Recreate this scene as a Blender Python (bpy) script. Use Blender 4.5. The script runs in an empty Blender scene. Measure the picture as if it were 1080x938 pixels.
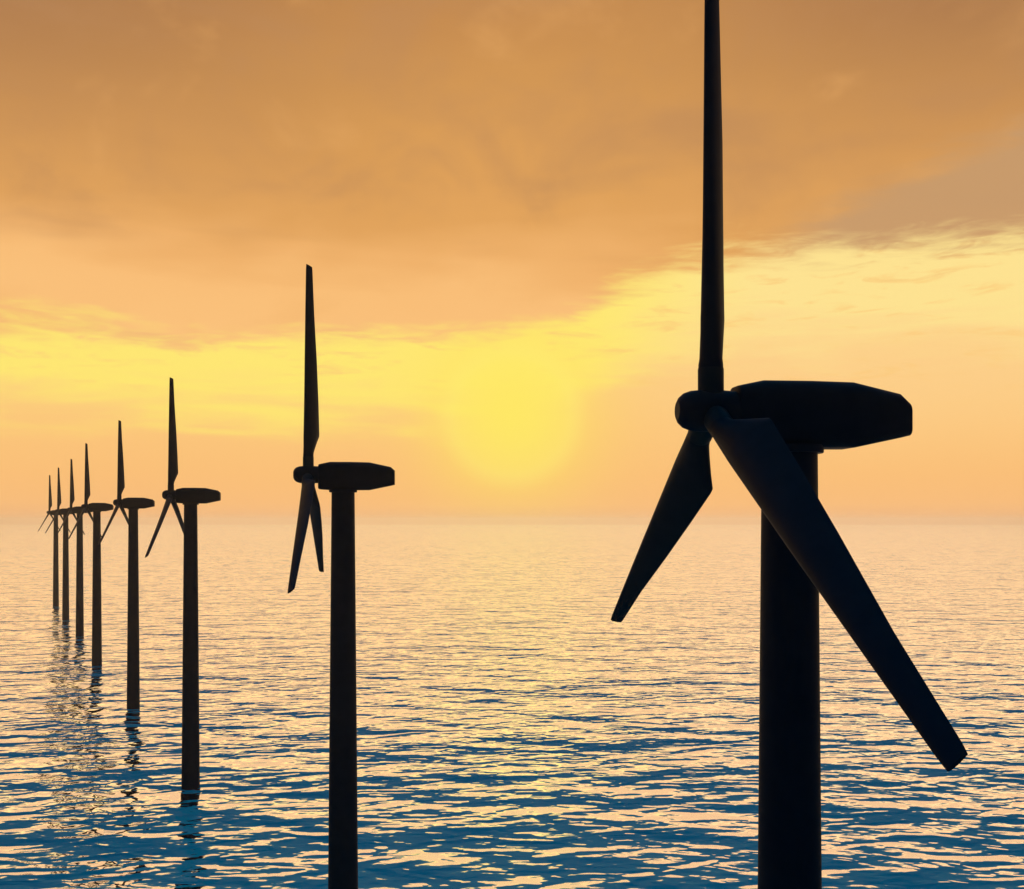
import bpy, bmesh, math
from math import sin, cos, pi, radians, atan2, sqrt, degrees
from mathutils import Vector, Matrix

scene = bpy.context.scene
COL = scene.collection

# ------------------------------------------------------------------ measures
F_PX, HORIZON_Y, IMG_W, IMG_H = 1053.25, 549.2, 1080.0, 938.0
CAM_H = 91.5            # height of the viewpoint above the sea
HUB_H = 100.26          # height of a rotor hub above the sea
ROTOR_R = 40.0
YAW = 0.1212            # the rotor axis against the x axis
PHASE = -0.0045
TOWER_OFF = 6.5         # from the rotor plane back to the tower axis
SUN_EL = 5.9


def s2l(r, g, b):
    f = lambda c: (c / 255 / 12.92) if c / 255 <= 0.04045 else ((c / 255 + 0.055) / 1.055) ** 2.4
    return (f(r), f(g), f(b), 1.0)


# ------------------------------------------------------------------ node helpers
class Nodes:
    def __init__(self, tree):
        self.t = tree
        self.n = tree.nodes
        self.l = tree.links

    def new(self, kind, **kw):
        n = self.n.new(kind)
        for k, v in kw.items():
            setattr(n, k, v)
        return n

    def put(self, sock, v):
        if hasattr(v, 'is_output'):
            self.l.new(v, sock)
        else:
            sock.default_value = v

    def math(self, op, a, b=0.0, c=0.0, clamp=False):
        n = self.new('ShaderNodeMath', operation=op, use_clamp=clamp)
        self.put(n.inputs[0], a)
        self.put(n.inputs[1], b)
        self.put(n.inputs[2], c)
        return n.outputs[0]

    def add(self, a, b): return self.math('ADD', a, b)
    def sub(self, a, b): return self.math('SUBTRACT', a, b)
    def mul(self, a, b): return self.math('MULTIPLY', a, b)

    def step(self, x, lo, hi, smooth=True):
        """0 at lo, 1 at hi (lo may be the larger)."""
        n = self.new('ShaderNodeMapRange', interpolation_type='SMOOTHSTEP' if smooth else 'LINEAR', clamp=True)
        self.put(n.inputs['Value'], x)
        if lo < hi:
            a, b, c, d = lo, hi, 0.0, 1.0
        else:
            a, b, c, d = hi, lo, 1.0, 0.0
        n.inputs['From Min'].default_value = a
        n.inputs['From Max'].default_value = b
        n.inputs['To Min'].default_value = c
        n.inputs['To Max'].default_value = d
        return n.outputs['Result']

    def mix(self, fac, a, b):
        n = self.new('ShaderNodeMix', data_type='RGBA', blend_type='MIX', clamp_factor=True)
        self.put(n.inputs[0], fac)
        self.put(n.inputs[6], a)
        self.put(n.inputs[7], b)
        return n.outputs[2]

    def blend(self, kind, fac, a, b):
        n = self.new('ShaderNodeMix', data_type='RGBA', blend_type=kind, clamp_factor=True)
        self.put(n.inputs[0], fac)
        self.put(n.inputs[6], a)
        self.put(n.inputs[7], b)
        return n.outputs[2]

    def ramp(self, x, stops, lo, hi, interp='LINEAR'):
        f = self.new('ShaderNodeMapRange', clamp=True)
        self.put(f.inputs['Value'], x)
        f.inputs['From Min'].default_value = lo
        f.inputs['From Max'].default_value = hi
        r = self.new('ShaderNodeValToRGB')
        r.color_ramp.interpolation = interp
        els = r.color_ramp.elements
        while len(els) > 1:
            els.remove(els[-1])
        for i, (p, c) in enumerate(stops):
            p = (p - lo) / (hi - lo)
            e = els[0] if i == 0 else els.new(p)
            e.position = p
            e.color = c
        self.l.new(f.outputs[0], r.inputs[0])
        return r.outputs[0]

    def combine(self, x, y, z=0.0):
        n = self.new('ShaderNodeCombineXYZ')
        self.put(n.inputs[0], x)
        self.put(n.inputs[1], y)
        self.put(n.inputs[2], z)
        return n.outputs[0]

    def noise(self, vec, scale=1.0, detail=2.0, rough=0.5, dist=0.0):
        n = self.new('ShaderNodeTexNoise')
        self.l.new(vec, n.inputs['Vector'])
        n.inputs['Scale'].default_value = scale
        n.inputs['Detail'].default_value = detail
        n.inputs['Roughness'].default_value = rough
        n.inputs['Distortion'].default_value = dist
        return n.outputs[0]


# ------------------------------------------------------------------ sky
def build_world():
    w = bpy.data.worlds.new("World")
    scene.world = w
    w.use_nodes = True
    w.node_tree.nodes.clear()
    N = Nodes(w.node_tree)
    tc = N.new('ShaderNodeTexCoord')
    sp = N.new('ShaderNodeSeparateXYZ')
    N.l.new(tc.outputs['Generated'], sp.inputs[0])
    x, y, z = sp.outputs
    A = N.mul(N.math('ARCTAN2', x, y), 180 / pi)          # azimuth from the sun, degrees
    E = N.mul(N.math('ARCSINE', z), 180 / pi)             # elevation, degrees
    absA = N.math('ABSOLUTE', A)

    # cloud noises, stretched along the horizon
    big = N.noise(N.combine(N.mul(A, 0.055), N.mul(E, 0.16), 3.1), 1.0, 3.0, 0.5, 0.3)
    streak = N.noise(N.combine(N.mul(A, 0.10), N.mul(E, 0.75), 8.3), 1.0, 5.0, 0.55, 0.6)
    wisp = N.noise(N.combine(N.mul(A, 0.30), N.mul(E, 1.6), 1.7), 1.0, 5.0, 0.6, 0.8)
    bigS = N.mul(N.sub(big, 0.5), 2.0)
    strS = N.mul(N.sub(streak, 0.5), 2.0)
    wisS = N.mul(N.sub(wisp, 0.5), 2.0)

    # under edge of the cloud deck, elevation against azimuth
    edge_px = [(-200, 338), (0, 334), (60, 336), (130, 346), (200, 356), (270, 356), (340, 350), (430, 350), (520, 352),
               (585, 338), (625, 318), (660, 290), (720, 268), (800, 260), (900, 256), (1000, 249), (1080, 243), (1250, 240)]
    stops = []
    for px, py in edge_px:
        a = degrees(atan2(px - 540, F_PX))
        e = degrees(atan2(HORIZON_Y - py, sqrt(F_PX ** 2 + (px - 540) ** 2)))
        stops.append((a, (e / 40,) * 3 + (1,)))
    B = N.mul(N.ramp(A, stops, -40, 40, 'B_SPLINE'), 40.0)
    d = N.add(N.sub(E, B), N.add(N.mul(strS, 1.9), N.mul(wisS, 0.9)))   # above the edge: positive

    # the deck itself
    Ew = N.add(E, N.add(N.mul(bigS, 4.0), N.mul(strS, 0.8)))
    deck = N.ramp(Ew, [(9.5, s2l(251, 194, 124)), (12.5, s2l(249, 190, 120)), (14.0, s2l(240, 178, 108)),
                       (16.0, s2l(225, 163, 93)), (19.0, s2l(218, 157, 89)), (23.0, s2l(208, 149, 84)),
                       (28.0, s2l(197, 139, 80)), (33.0, s2l(188, 132, 80))], 5, 40)
    corner = N.mul(N.step(E, 14.5, 30), N.step(absA, 2, 30))
    deck = N.mix(N.mul(corner, 0.95), deck, s2l(162, 115, 78))
    # the glowing patch left of the middle
    ga = N.mul(N.sub(A, 1.0), 1 / 9.0)
    ge = N.mul(N.sub(E, 19.5), 1 / 4.0)
    g = N.math('EXPONENT', N.mul(N.add(N.mul(ga, ga), N.mul(ge, ge)), -1.0))
    deck = N.mix(N.mul(g, N.mul(N.step(big, 0.2, 0.7), 0.75)), deck, s2l(233, 168, 90))
    # soft mauve grey smudges
    smudge = N.mul(N.step(N.noise(N.combine(N.mul(A, 0.07), N.mul(E, 0.22), 21.0), 1.0, 3.0, 0.55, 0.5), 0.5, 0.75), 0.35)
    deck = N.mix(smudge, deck, s2l(188, 138, 92))
    mott = N.noise(N.combine(N.mul(A, 0.13), N.mul(E, 0.17), 33.0), 1.0, 4.0, 0.55, 0.35)
    deck = N.mix(N.mul(N.mul(N.step(mott, 0.45, 0.75), 0.5), N.step(E, 13.5, 18.0)), deck, s2l(190, 138, 90))
    deck = N.mix(N.mul(N.step(mott, 0.46, 0.25), 0.35), deck, s2l(236, 174, 104))
    # the grey bank at the right
    top = N.add(N.mul(N.sub(A, 14.0), 0.33), 15.8)
    gr = N.mul(N.step(N.add(N.sub(top, E), N.add(N.mul(wisS, 1.2), N.mul(strS, 1.0))), -0.7, 1.8), N.step(A, 12.0, 19.0))
    deck = N.mix(N.mul(gr, 0.85), deck, s2l(197, 154, 110))

    # the open band and the veiled low sky under the deck
    low = N.ramp(E, [(-1.0, s2l(244, 180, 122)), (0.25, s2l(244, 181, 122)), (0.9, s2l(250, 188, 120)), (2.5, s2l(251, 191, 119)),
                     (5.0, s2l(252, 197, 122)), (9.0, s2l(253, 207, 130)), (13.0, s2l(254, 214, 138))], -2, 15)
    pale = N.mul(N.step(A, 4.0, 15.0), N.step(E, 2.0, 8.0))
    low = N.mix(N.mul(pale, 0.6), low, s2l(253, 208, 142))
    yel_amt = N.step(N.add(d, N.mul(strS, 1.6)), -7.2, -2.4)
    yel_amt = N.mul(yel_amt, N.step(N.add(N.add(E, N.mul(strS, 2.5)), N.mul(bigS, 2.0)), 3.8, 7.8))
    yel_col = N.mix(N.step(A, 4.0, 15.0), s2l(255, 235, 112), s2l(254, 229, 146))
    low = N.mix(N.mul(yel_amt, 0.85), low, yel_col)
    streaky = N.mul(N.step(wisp, 0.52, 0.72), N.mul(N.step(E, 5.0, 9.0), 0.6))
    low = N.mix(streaky, low, s2l(251, 200, 120))
    # the sun behind the veil: broad glow and a soft disc
    sd = N.math('SQRT', N.add(N.mul(A, A), N.mul(N.sub(E, 6.05), N.sub(E, 6.05))))
    glow = N.math('EXPONENT', N.mul(N.math('POWER', N.mul(sd, 1 / 4.5), 2.0), -1.0))
    low = N.mix(N.mul(glow, 0.93), low, s2l(255, 229, 92))
    disc = N.step(sd, 3.9, 2.9)
    halo = N.mul(N.step(sd, 2.9, 3.5), N.step(sd, 4.6, 3.6))
    low = N.mix(N.mul(halo, 0.25), low, s2l(255, 238, 120))
    low = N.blend('MIX', N.mul(disc, 0.32), low, s2l(255, 240, 112))

    col = N.mix(N.step(N.add(d, N.mul(wisS, 0.5)), -1.5, 0.9), low, deck)

    # above the picture the deck ends and the clear upper sky begins
    Eb = N.add(E, N.add(N.mul(bigS, 4.0), N.mul(strS, 1.5)))
    col = N.mix(N.step(Eb, 30.5, 33.5), col, s2l(214, 165, 112))
    sky = N.new('ShaderNodeTexSky', sky_type='NISHITA', sun_disc=False)
    sky.sun_elevation = radians(SUN_EL)
    sky.sun_rotation = 0.0
    sky.altitude = 0.0
    sky.air_density = 1.0
    sky.dust_density = 0.4
    sky.ozone_density = 4.0
    clear = N.blend('MULTIPLY', 1.0, sky.outputs[0], (0.05, 0.05, 0.05, 1))
    clear = N.blend('ADD', 1.0, clear, (0.0, 0.20, 0.46, 1))
    col = N.mix(N.step(Eb, 32.0, 36.0), col, clear)

    # away from the sun the evening sky is dark
    east = N.ramp(E, [(0, s2l(24, 22, 32)), (25, s2l(14, 24, 42)), (90, s2l(8, 122, 168))], 0, 90)
    col = N.mix(N.step(absA, 45, 105), col, east)
    col = N.mix(N.step(E, 50, 80), col, s2l(8, 122, 168))

    bg = N.new('ShaderNodeBackground')
    N.l.new(col, bg.inputs[0])
    bg.inputs[1].default_value = 1.0
    out = N.new('ShaderNodeOutputWorld')
    N.l.new(bg.outputs[0], out.inputs[0])
    w.cycles.sampling_method = 'MANUAL'
    w.cycles.sample_map_resolution = 1024


# ------------------------------------------------------------------ materials
def paint_material(name, dark, light):
    m = bpy.data.materials.new(name)
    m.use_nodes = True
    N = Nodes(m.node_tree)
    p = m.node_tree.nodes['Principled BSDF']
    tc = N.new('ShaderNodeTexCoord')
    n = N.noise(tc.outputs['Object'], 0.5, 5.0, 0.6)
    c = N.mix(N.step(n, 0.3, 0.7), dark, light)
    N.l.new(c, p.inputs['Base Color'])
    p.inputs['Roughness'].default_value = 0.5
    p.inputs['Specular IOR Level'].default_value = 0.04
    return m


def water_material():
    m = bpy.data.materials.new('sea_water')
    m.use_nodes = True
    m.node_tree.nodes.clear()
    N = Nodes(m.node_tree)
    tc = N.new('ShaderNodeTexCoord')

    def wave(lx, ly, rot, amp, detail, dist, seed):
        mp = N.new('ShaderNodeMapping', vector_type='POINT')
        N.l.new(tc.outputs['Object'], mp.inputs['Vector'])
        rt = N.new('ShaderNodeVectorRotate', rotation_type='Z_AXIS')
        N.l.new(tc.outputs['Object'], rt.inputs['Vector'])
        rt.inputs['Angle'].default_value = radians(rot)
        N.l.new(rt.outputs[0], mp.inputs['Vector'])
        mp.inputs['Scale'].default_value = (1 / lx, 1 / ly, 1)
        mp.inputs['Location'].default_value = (seed * 7.3, seed * 3.1, seed * 1.7)
        return N.mul(N.noise(mp.outputs[0], 1.0, detail, 0.5, dist), amp)

    h = N.add(N.add(wave(42, 24, 9, 4.3, 0.0, 0.5, 1), wave(19, 10.5, -13, 2.7, 1.0, 0.6, 2)),
              N.add(wave(8.5, 5, 6, 0.88, 1.0, 0.5, 3), wave(3, 2, -14, 0.14, 1.0, 0.3, 4)))
    h = N.add(h, wave(140, 70, -5, 3.5, 0.0, 0.3, 5))
    bump = N.new('ShaderNodeBump')
    bump.inputs['Strength'].default_value = 1.0
    bump.inputs['Distance'].default_value = 1.0
    N.l.new(h, bump.inputs['Height'])
    lw = N.new('ShaderNodeLayerWeight')
    lw.inputs['Blend'].default_value = 0.5
    N.l.new(bump.outputs[0], lw.inputs['Normal'])
    fac = N.math('MULTIPLY_ADD', N.step(lw.outputs['Facing'], 0.755, 0.81, True), 0.985, 0.015)
    gl = N.new('ShaderNodeBsdfGlossy')
    gl.inputs['Roughness'].default_value = 0.06
    gl.inputs['Color'].default_value = (1, 1, 1, 1)
    N.l.new(bump.outputs[0], gl.inputs['Normal'])
    df = N.new('ShaderNodeBsdfDiffuse')
    df.inputs['Color'].default_value = (0.0, 0.45, 0.54, 1)
    N.l.new(bump.outputs[0], df.inputs['Normal'])
    mx = N.new('ShaderNodeMixShader')
    N.l.new(fac, mx.inputs[0])
    N.l.new(df.outputs[0], mx.inputs[1])
    N.l.new(gl.outputs[0], mx.inputs[2])
    out = N.new('ShaderNodeOutputMaterial')
    N.l.new(mx.outputs[0], out.inputs['Surface'])
    return m


def haze_material():
    m = bpy.data.materials.new('evening_air')
    m.use_nodes = True
    m.node_tree.nodes.clear()
    N = Nodes(m.node_tree)
    v = N.new('ShaderNodeVolumePrincipled')
    v.inputs['Color'].default_value = (1.0, 1.0, 1.0, 1)
    v.inputs['Density'].default_value = 0.00006
    v.inputs['Anisotropy'].default_value = 0.9
    out = N.new('ShaderNodeOutputMaterial')
    N.l.new(v.outputs[0], out.inputs['Volume'])
    return m


# ------------------------------------------------------------------ mesh helpers
def link_mesh(name, verts, faces, mat, parent=None, sharp=32):
    me = bpy.data.meshes.new(name)
    me.from_pydata([tuple(v) for v in verts], [], faces)
    bm = bmesh.new()
    bm.from_mesh(me)
    bmesh.ops.recalc_face_normals(bm, faces=bm.faces)
    bm.to_mesh(me)
    bm.free()
    for p in me.polygons:
        p.use_smooth = True
    if sharp:
        me.set_sharp_from_angle(angle=radians(sharp))
    me.materials.append(mat)
    o = bpy.data.objects.new(name, me)
    COL.objects.link(o)
    if parent:
        o.parent = parent
    return o


def loft(rings, cap=True):
    n = len(rings[0])
    verts = [v for r in rings for v in r]
    faces = []
    for i in range(len(rings) - 1):
        for j in range(n):
            k = (j + 1) % n
            faces.append((i * n + j, i * n + k, (i + 1) * n + k, (i + 1) * n + j))
    if cap:
        faces.append(tuple(range(n - 1, -1, -1)))
        faces.append(tuple((len(rings) - 1) * n + j for j in range(n)))
    return verts, faces


def lathe_x(profile, n=40):
    """profile of (x, radius) turned about the x axis"""
    return loft([[(x, r * cos(2 * pi * j / n), r * sin(2 * pi * j / n)) for j in range(n)] for x, r in profile])


def lathe_z(profile, n=48):
    return loft([[(r * cos(2 * pi * j / n), r * sin(2 * pi * j / n), z) for j in range(n)] for z, r in profile])


# ------------------------------------------------------------------ wind turbine
# local frame: x along the rotor axis from the nose back, z up, tower axis at x = 0, rotor plane at x = -TOWER_OFF
def round_box(x, hw, zb, zt, rt, rb, seg=7):
    pts = []
    corners = [(hw - rt, zt - rt, rt, 0), (-hw + rt, zt - rt, rt, 90), (-hw + rb, zb + rb, rb, 180), (hw - rb, zb + rb, rb, 270)]
    for cy, cz, r, a0 in corners:
        for k in range(seg + 1):
            a = radians(a0 + 90 * k / seg)
            pts.append((x, cy + r * cos(a), cz + r * sin(a)))
    return pts


def nacelle_mesh():
    st = [  # x from rotor plane, half width, bottom, top, top corner, bottom corner
        (1.85, 1.40, -2.55, 1.74, 0.9, 0.5),
        (1.95, 1.58, -2.72, 1.98, 1.0, 0.6),
        (2.35, 1.66, -2.80, 2.08, 1.1, 0.6),
        (4.05, 1.95, -2.90, 2.44, 1.35, 0.7),
        (8.00, 2.00, -2.92, 2.46, 1.40, 0.7),
        (11.5, 1.95, -2.90, 2.40, 1.35, 0.7),
        (15.55, 1.45, -2.05, 1.55, 1.00, 0.6),
        (16.35, 1.25, -1.86, 0.85, 0.8, 0.5)]
    rings = [round_box(x - TOWER_OFF, hw, HUB_H + b, HUB_H + t, rt, rb) for x, hw, b, t, rt, rb in st]
    return loft(rings)


def blade_mesh(theta):
    """theta: angle of the blade from straight up, turning towards -y (the side nearer the viewer)"""
    ct, sn = cos(theta), sin(theta)
    u = Vector((0, -1, 0))
    zz = Vector((0, 0, 1))
    ax = Vector((1, 0, 0))
    rho = zz * ct + u * sn
    tau = zz * (-sn) + u * ct
    hub = Vector((-TOWER_OFF, 0, HUB_H))
    n = 24
    # r, lead, trail, thickness, pitch from the axis in degrees, roundness (1 = circle)
    st = [(0.6, -1.00, 1.00, 2.00, 58, 1.0, 0), (3.7, -1.00, 1.00, 1.96, 58, 1.0, 0), (4.2, -1.02, 1.25, 1.80, 58, 0.8, 0),
          (7.5, -1.08, 3.30, 1.55, 56, 0.0, 0), (8.0, -1.08, 3.30, 1.50, 55.5, 0.0, 0), (14, -0.98, 2.80, 1.15, 51, 0.0, 0),
          (22, -0.84, 2.12, 0.85, 45, 0.0, 0), (31, -0.66, 1.32, 0.60, 37, 0.0, 0), (39.2, -0.50, 0.86, 0.36, 29, 0.0, 0.1),
          (40.2, -0.44, 0.78, 0.30, 28, 0.0, 0.45)]
    rings = []
    for r, le, tr, th, pit, rd, skew in st:
        c = ax * cos(radians(pit)) - tau * sin(radians(pit))       # chord, towards the trailing edge
        nn = rho.cross(c)
        ring = []
        for j in range(n):
            a = 2 * pi * j / n
            s = (1 - cos(a)) / 2                                    # 0 lead, 1 trail
            foil = 2.6 * sqrt(max(s, 0)) * (1 - s) ** 0.95 * 0.5 + 0.03 * (1 if 0.05 < s else 0)
            circ = sqrt(max(s * (1 - s), 0))
            half = th * (rd * circ + (1 - rd) * min(foil, 0.52))
            half *= 1 if sin(a) >= 0 else -1
            ring.append(hub + rho * (r - skew * s) - ax * 0.06 + c * (le + (tr - le) * s) + nn * half)
        rings.append(ring)
    return loft(rings)


def tag(o, label, cat, group=None, kind=None):
    o['label'] = label
    o['category'] = cat
    if group:
        o['group'] = group
    if kind:
        o['kind'] = kind


GROUP = 'wind turbines standing in a row in the sea'


def build_turbine(paint, grey):
    root = bpy.data.objects.new('wind_turbine', None)
    root.empty_display_size = 5
    COL.objects.link(root)
    top = HUB_H - 3.35
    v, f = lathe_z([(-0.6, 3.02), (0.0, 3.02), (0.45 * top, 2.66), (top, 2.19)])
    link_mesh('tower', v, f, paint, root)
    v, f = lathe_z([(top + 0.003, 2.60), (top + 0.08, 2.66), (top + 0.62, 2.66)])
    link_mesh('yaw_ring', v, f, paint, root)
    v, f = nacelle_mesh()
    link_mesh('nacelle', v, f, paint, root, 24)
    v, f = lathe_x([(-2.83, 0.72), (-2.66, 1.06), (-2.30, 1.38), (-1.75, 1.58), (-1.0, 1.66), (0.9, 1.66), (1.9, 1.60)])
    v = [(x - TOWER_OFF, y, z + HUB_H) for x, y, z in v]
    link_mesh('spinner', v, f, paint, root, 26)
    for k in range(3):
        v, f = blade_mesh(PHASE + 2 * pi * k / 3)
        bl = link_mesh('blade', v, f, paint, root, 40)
        th = PHASE + 2 * pi * k / 3
        rho = Vector((0, -sin(th), cos(th)))
        tau = Vector((0, -cos(th), -sin(th)))
        ctr = Vector((-TOWER_OFF - 0.06, 0, HUB_H))
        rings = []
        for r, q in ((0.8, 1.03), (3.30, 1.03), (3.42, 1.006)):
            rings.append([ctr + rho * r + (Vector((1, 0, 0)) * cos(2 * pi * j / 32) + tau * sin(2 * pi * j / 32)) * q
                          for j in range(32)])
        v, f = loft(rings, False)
        link_mesh('root_highlight', v, f, grey, bl, 30)  # added shell, its lighter grey stands in for light on the blade root
    return root


HUBS = [(15.96, 79.87), (-38.83, 190.65), (-116.47, 341.11), (-191.25, 486.5), (-268.91, 630.54), (-348.78, 790.09),
        (-417.67, 919.42), (-496.01, 1071.04)]
LABELS = [
    'nearest and largest black wind turbine, standing alone right of the sun',
    'black wind turbine second in the row, left of the sun, its base below the picture',
    'dark wind turbine third in the row, wavy dark reflection at its foot',
    'dark wind turbine fourth from the nearest, between the third and the slimmer hazy ones',
    'dark wind turbine fifth from the nearest, fourth from the far end',
    'hazy brown grey wind turbine, third from the far end of the row',
    'hazy grey wind turbine second from the far end of the row',
    'farthest and smallest hazy wind turbine, at the far left end of the row']


def build_turbines():
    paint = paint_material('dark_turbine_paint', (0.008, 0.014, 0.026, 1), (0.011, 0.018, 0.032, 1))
    grey = paint_material('root_highlight_grey', (0.020, 0.024, 0.031, 1), (0.027, 0.031, 0.038, 1))  # turbine paint lightened, light on the blade roots put into the colour
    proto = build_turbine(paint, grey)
    parts = list(proto.children)
    axis = Vector((cos(YAW), sin(YAW), 0))
    for i, (hx, hy) in enumerate(HUBS):
        if i == 0:
            r = proto
        else:
            r = proto.copy()
            COL.objects.link(r)
            for ch in parts:
                c = ch.copy()
                c.parent = r
                COL.objects.link(c)
                for sub in ch.children:
                    d = sub.copy()
                    d.parent = c
                    COL.objects.link(d)
        p = Vector((hx, hy, 0)) + axis * TOWER_OFF
        r.location = p
        r.rotation_euler = (0, 0, YAW)
        tag(r, LABELS[i], 'wind turbine', GROUP)


# ------------------------------------------------------------------ sea and air
def build_setting():
    S = 22000.0
    w = link_mesh('water', [(-S, -S, 0), (S, -S, 0), (S, S, 0), (-S, S, 0)], [(0, 1, 2, 3)], water_material(), None, 0)
    w['kind'] = 'structure'
    H = S + 500
    z0, z1 = -1.0, 146.0
    v = [(-H, -H, z0), (H, -H, z0), (H, H, z0), (-H, H, z0), (-H, -H, z1), (H, -H, z1), (H, H, z1), (-H, H, z1)]
    f = [(0, 3, 2, 1), (4, 5, 6, 7), (0, 1, 5, 4), (1, 2, 6, 5), (2, 3, 7, 6), (3, 0, 4, 7)]
    hz = link_mesh('haze', v, f, haze_material(), None, 0)
    for p in hz.data.polygons:
        p.use_smooth = False
    hz['kind'] = 'stuff'
    hz.display_type = 'WIRE'


def build_light():
    l = bpy.data.lights.new('sun', 'SUN')
    l.energy = 0.27
    l.angle = radians(62)
    l.color = (1.0, 0.70, 0.53)
    o = bpy.data.objects.new('sun', l)
    o.rotation_euler = (radians(-(90 - SUN_EL)), 0, 0)
    o.location = (0, 0, 400)
    COL.objects.link(o)


def build_camera():
    c = bpy.data.cameras.new('camera')
    c.sensor_fit = 'HORIZONTAL'
    c.sensor_width = 36
    c.lens = F_PX / IMG_W * 36
    c.shift_y = (HORIZON_Y - IMG_H / 2) / IMG_W
    c.clip_start = 0.5
    c.clip_end = 300000
    o = bpy.data.objects.new('camera', c)
    o.location = (0, 0, CAM_H)
    o.rotation_euler = (pi / 2, 0, 0)
    COL.objects.link(o)
    scene.camera = o


build_world()
build_turbines()
build_setting()
build_light()
build_camera()

vs = scene.view_settings
vs.view_transform = 'Standard'
vs.look = 'None'
vs.exposure = 0
vs.gamma = 1
vs.use_curve_mapping = False
scene.render.engine = 'CYCLES'
cy = scene.cycles
cy.use_denoising = True
cy.max_bounces = 6
cy.volume_bounces = 3
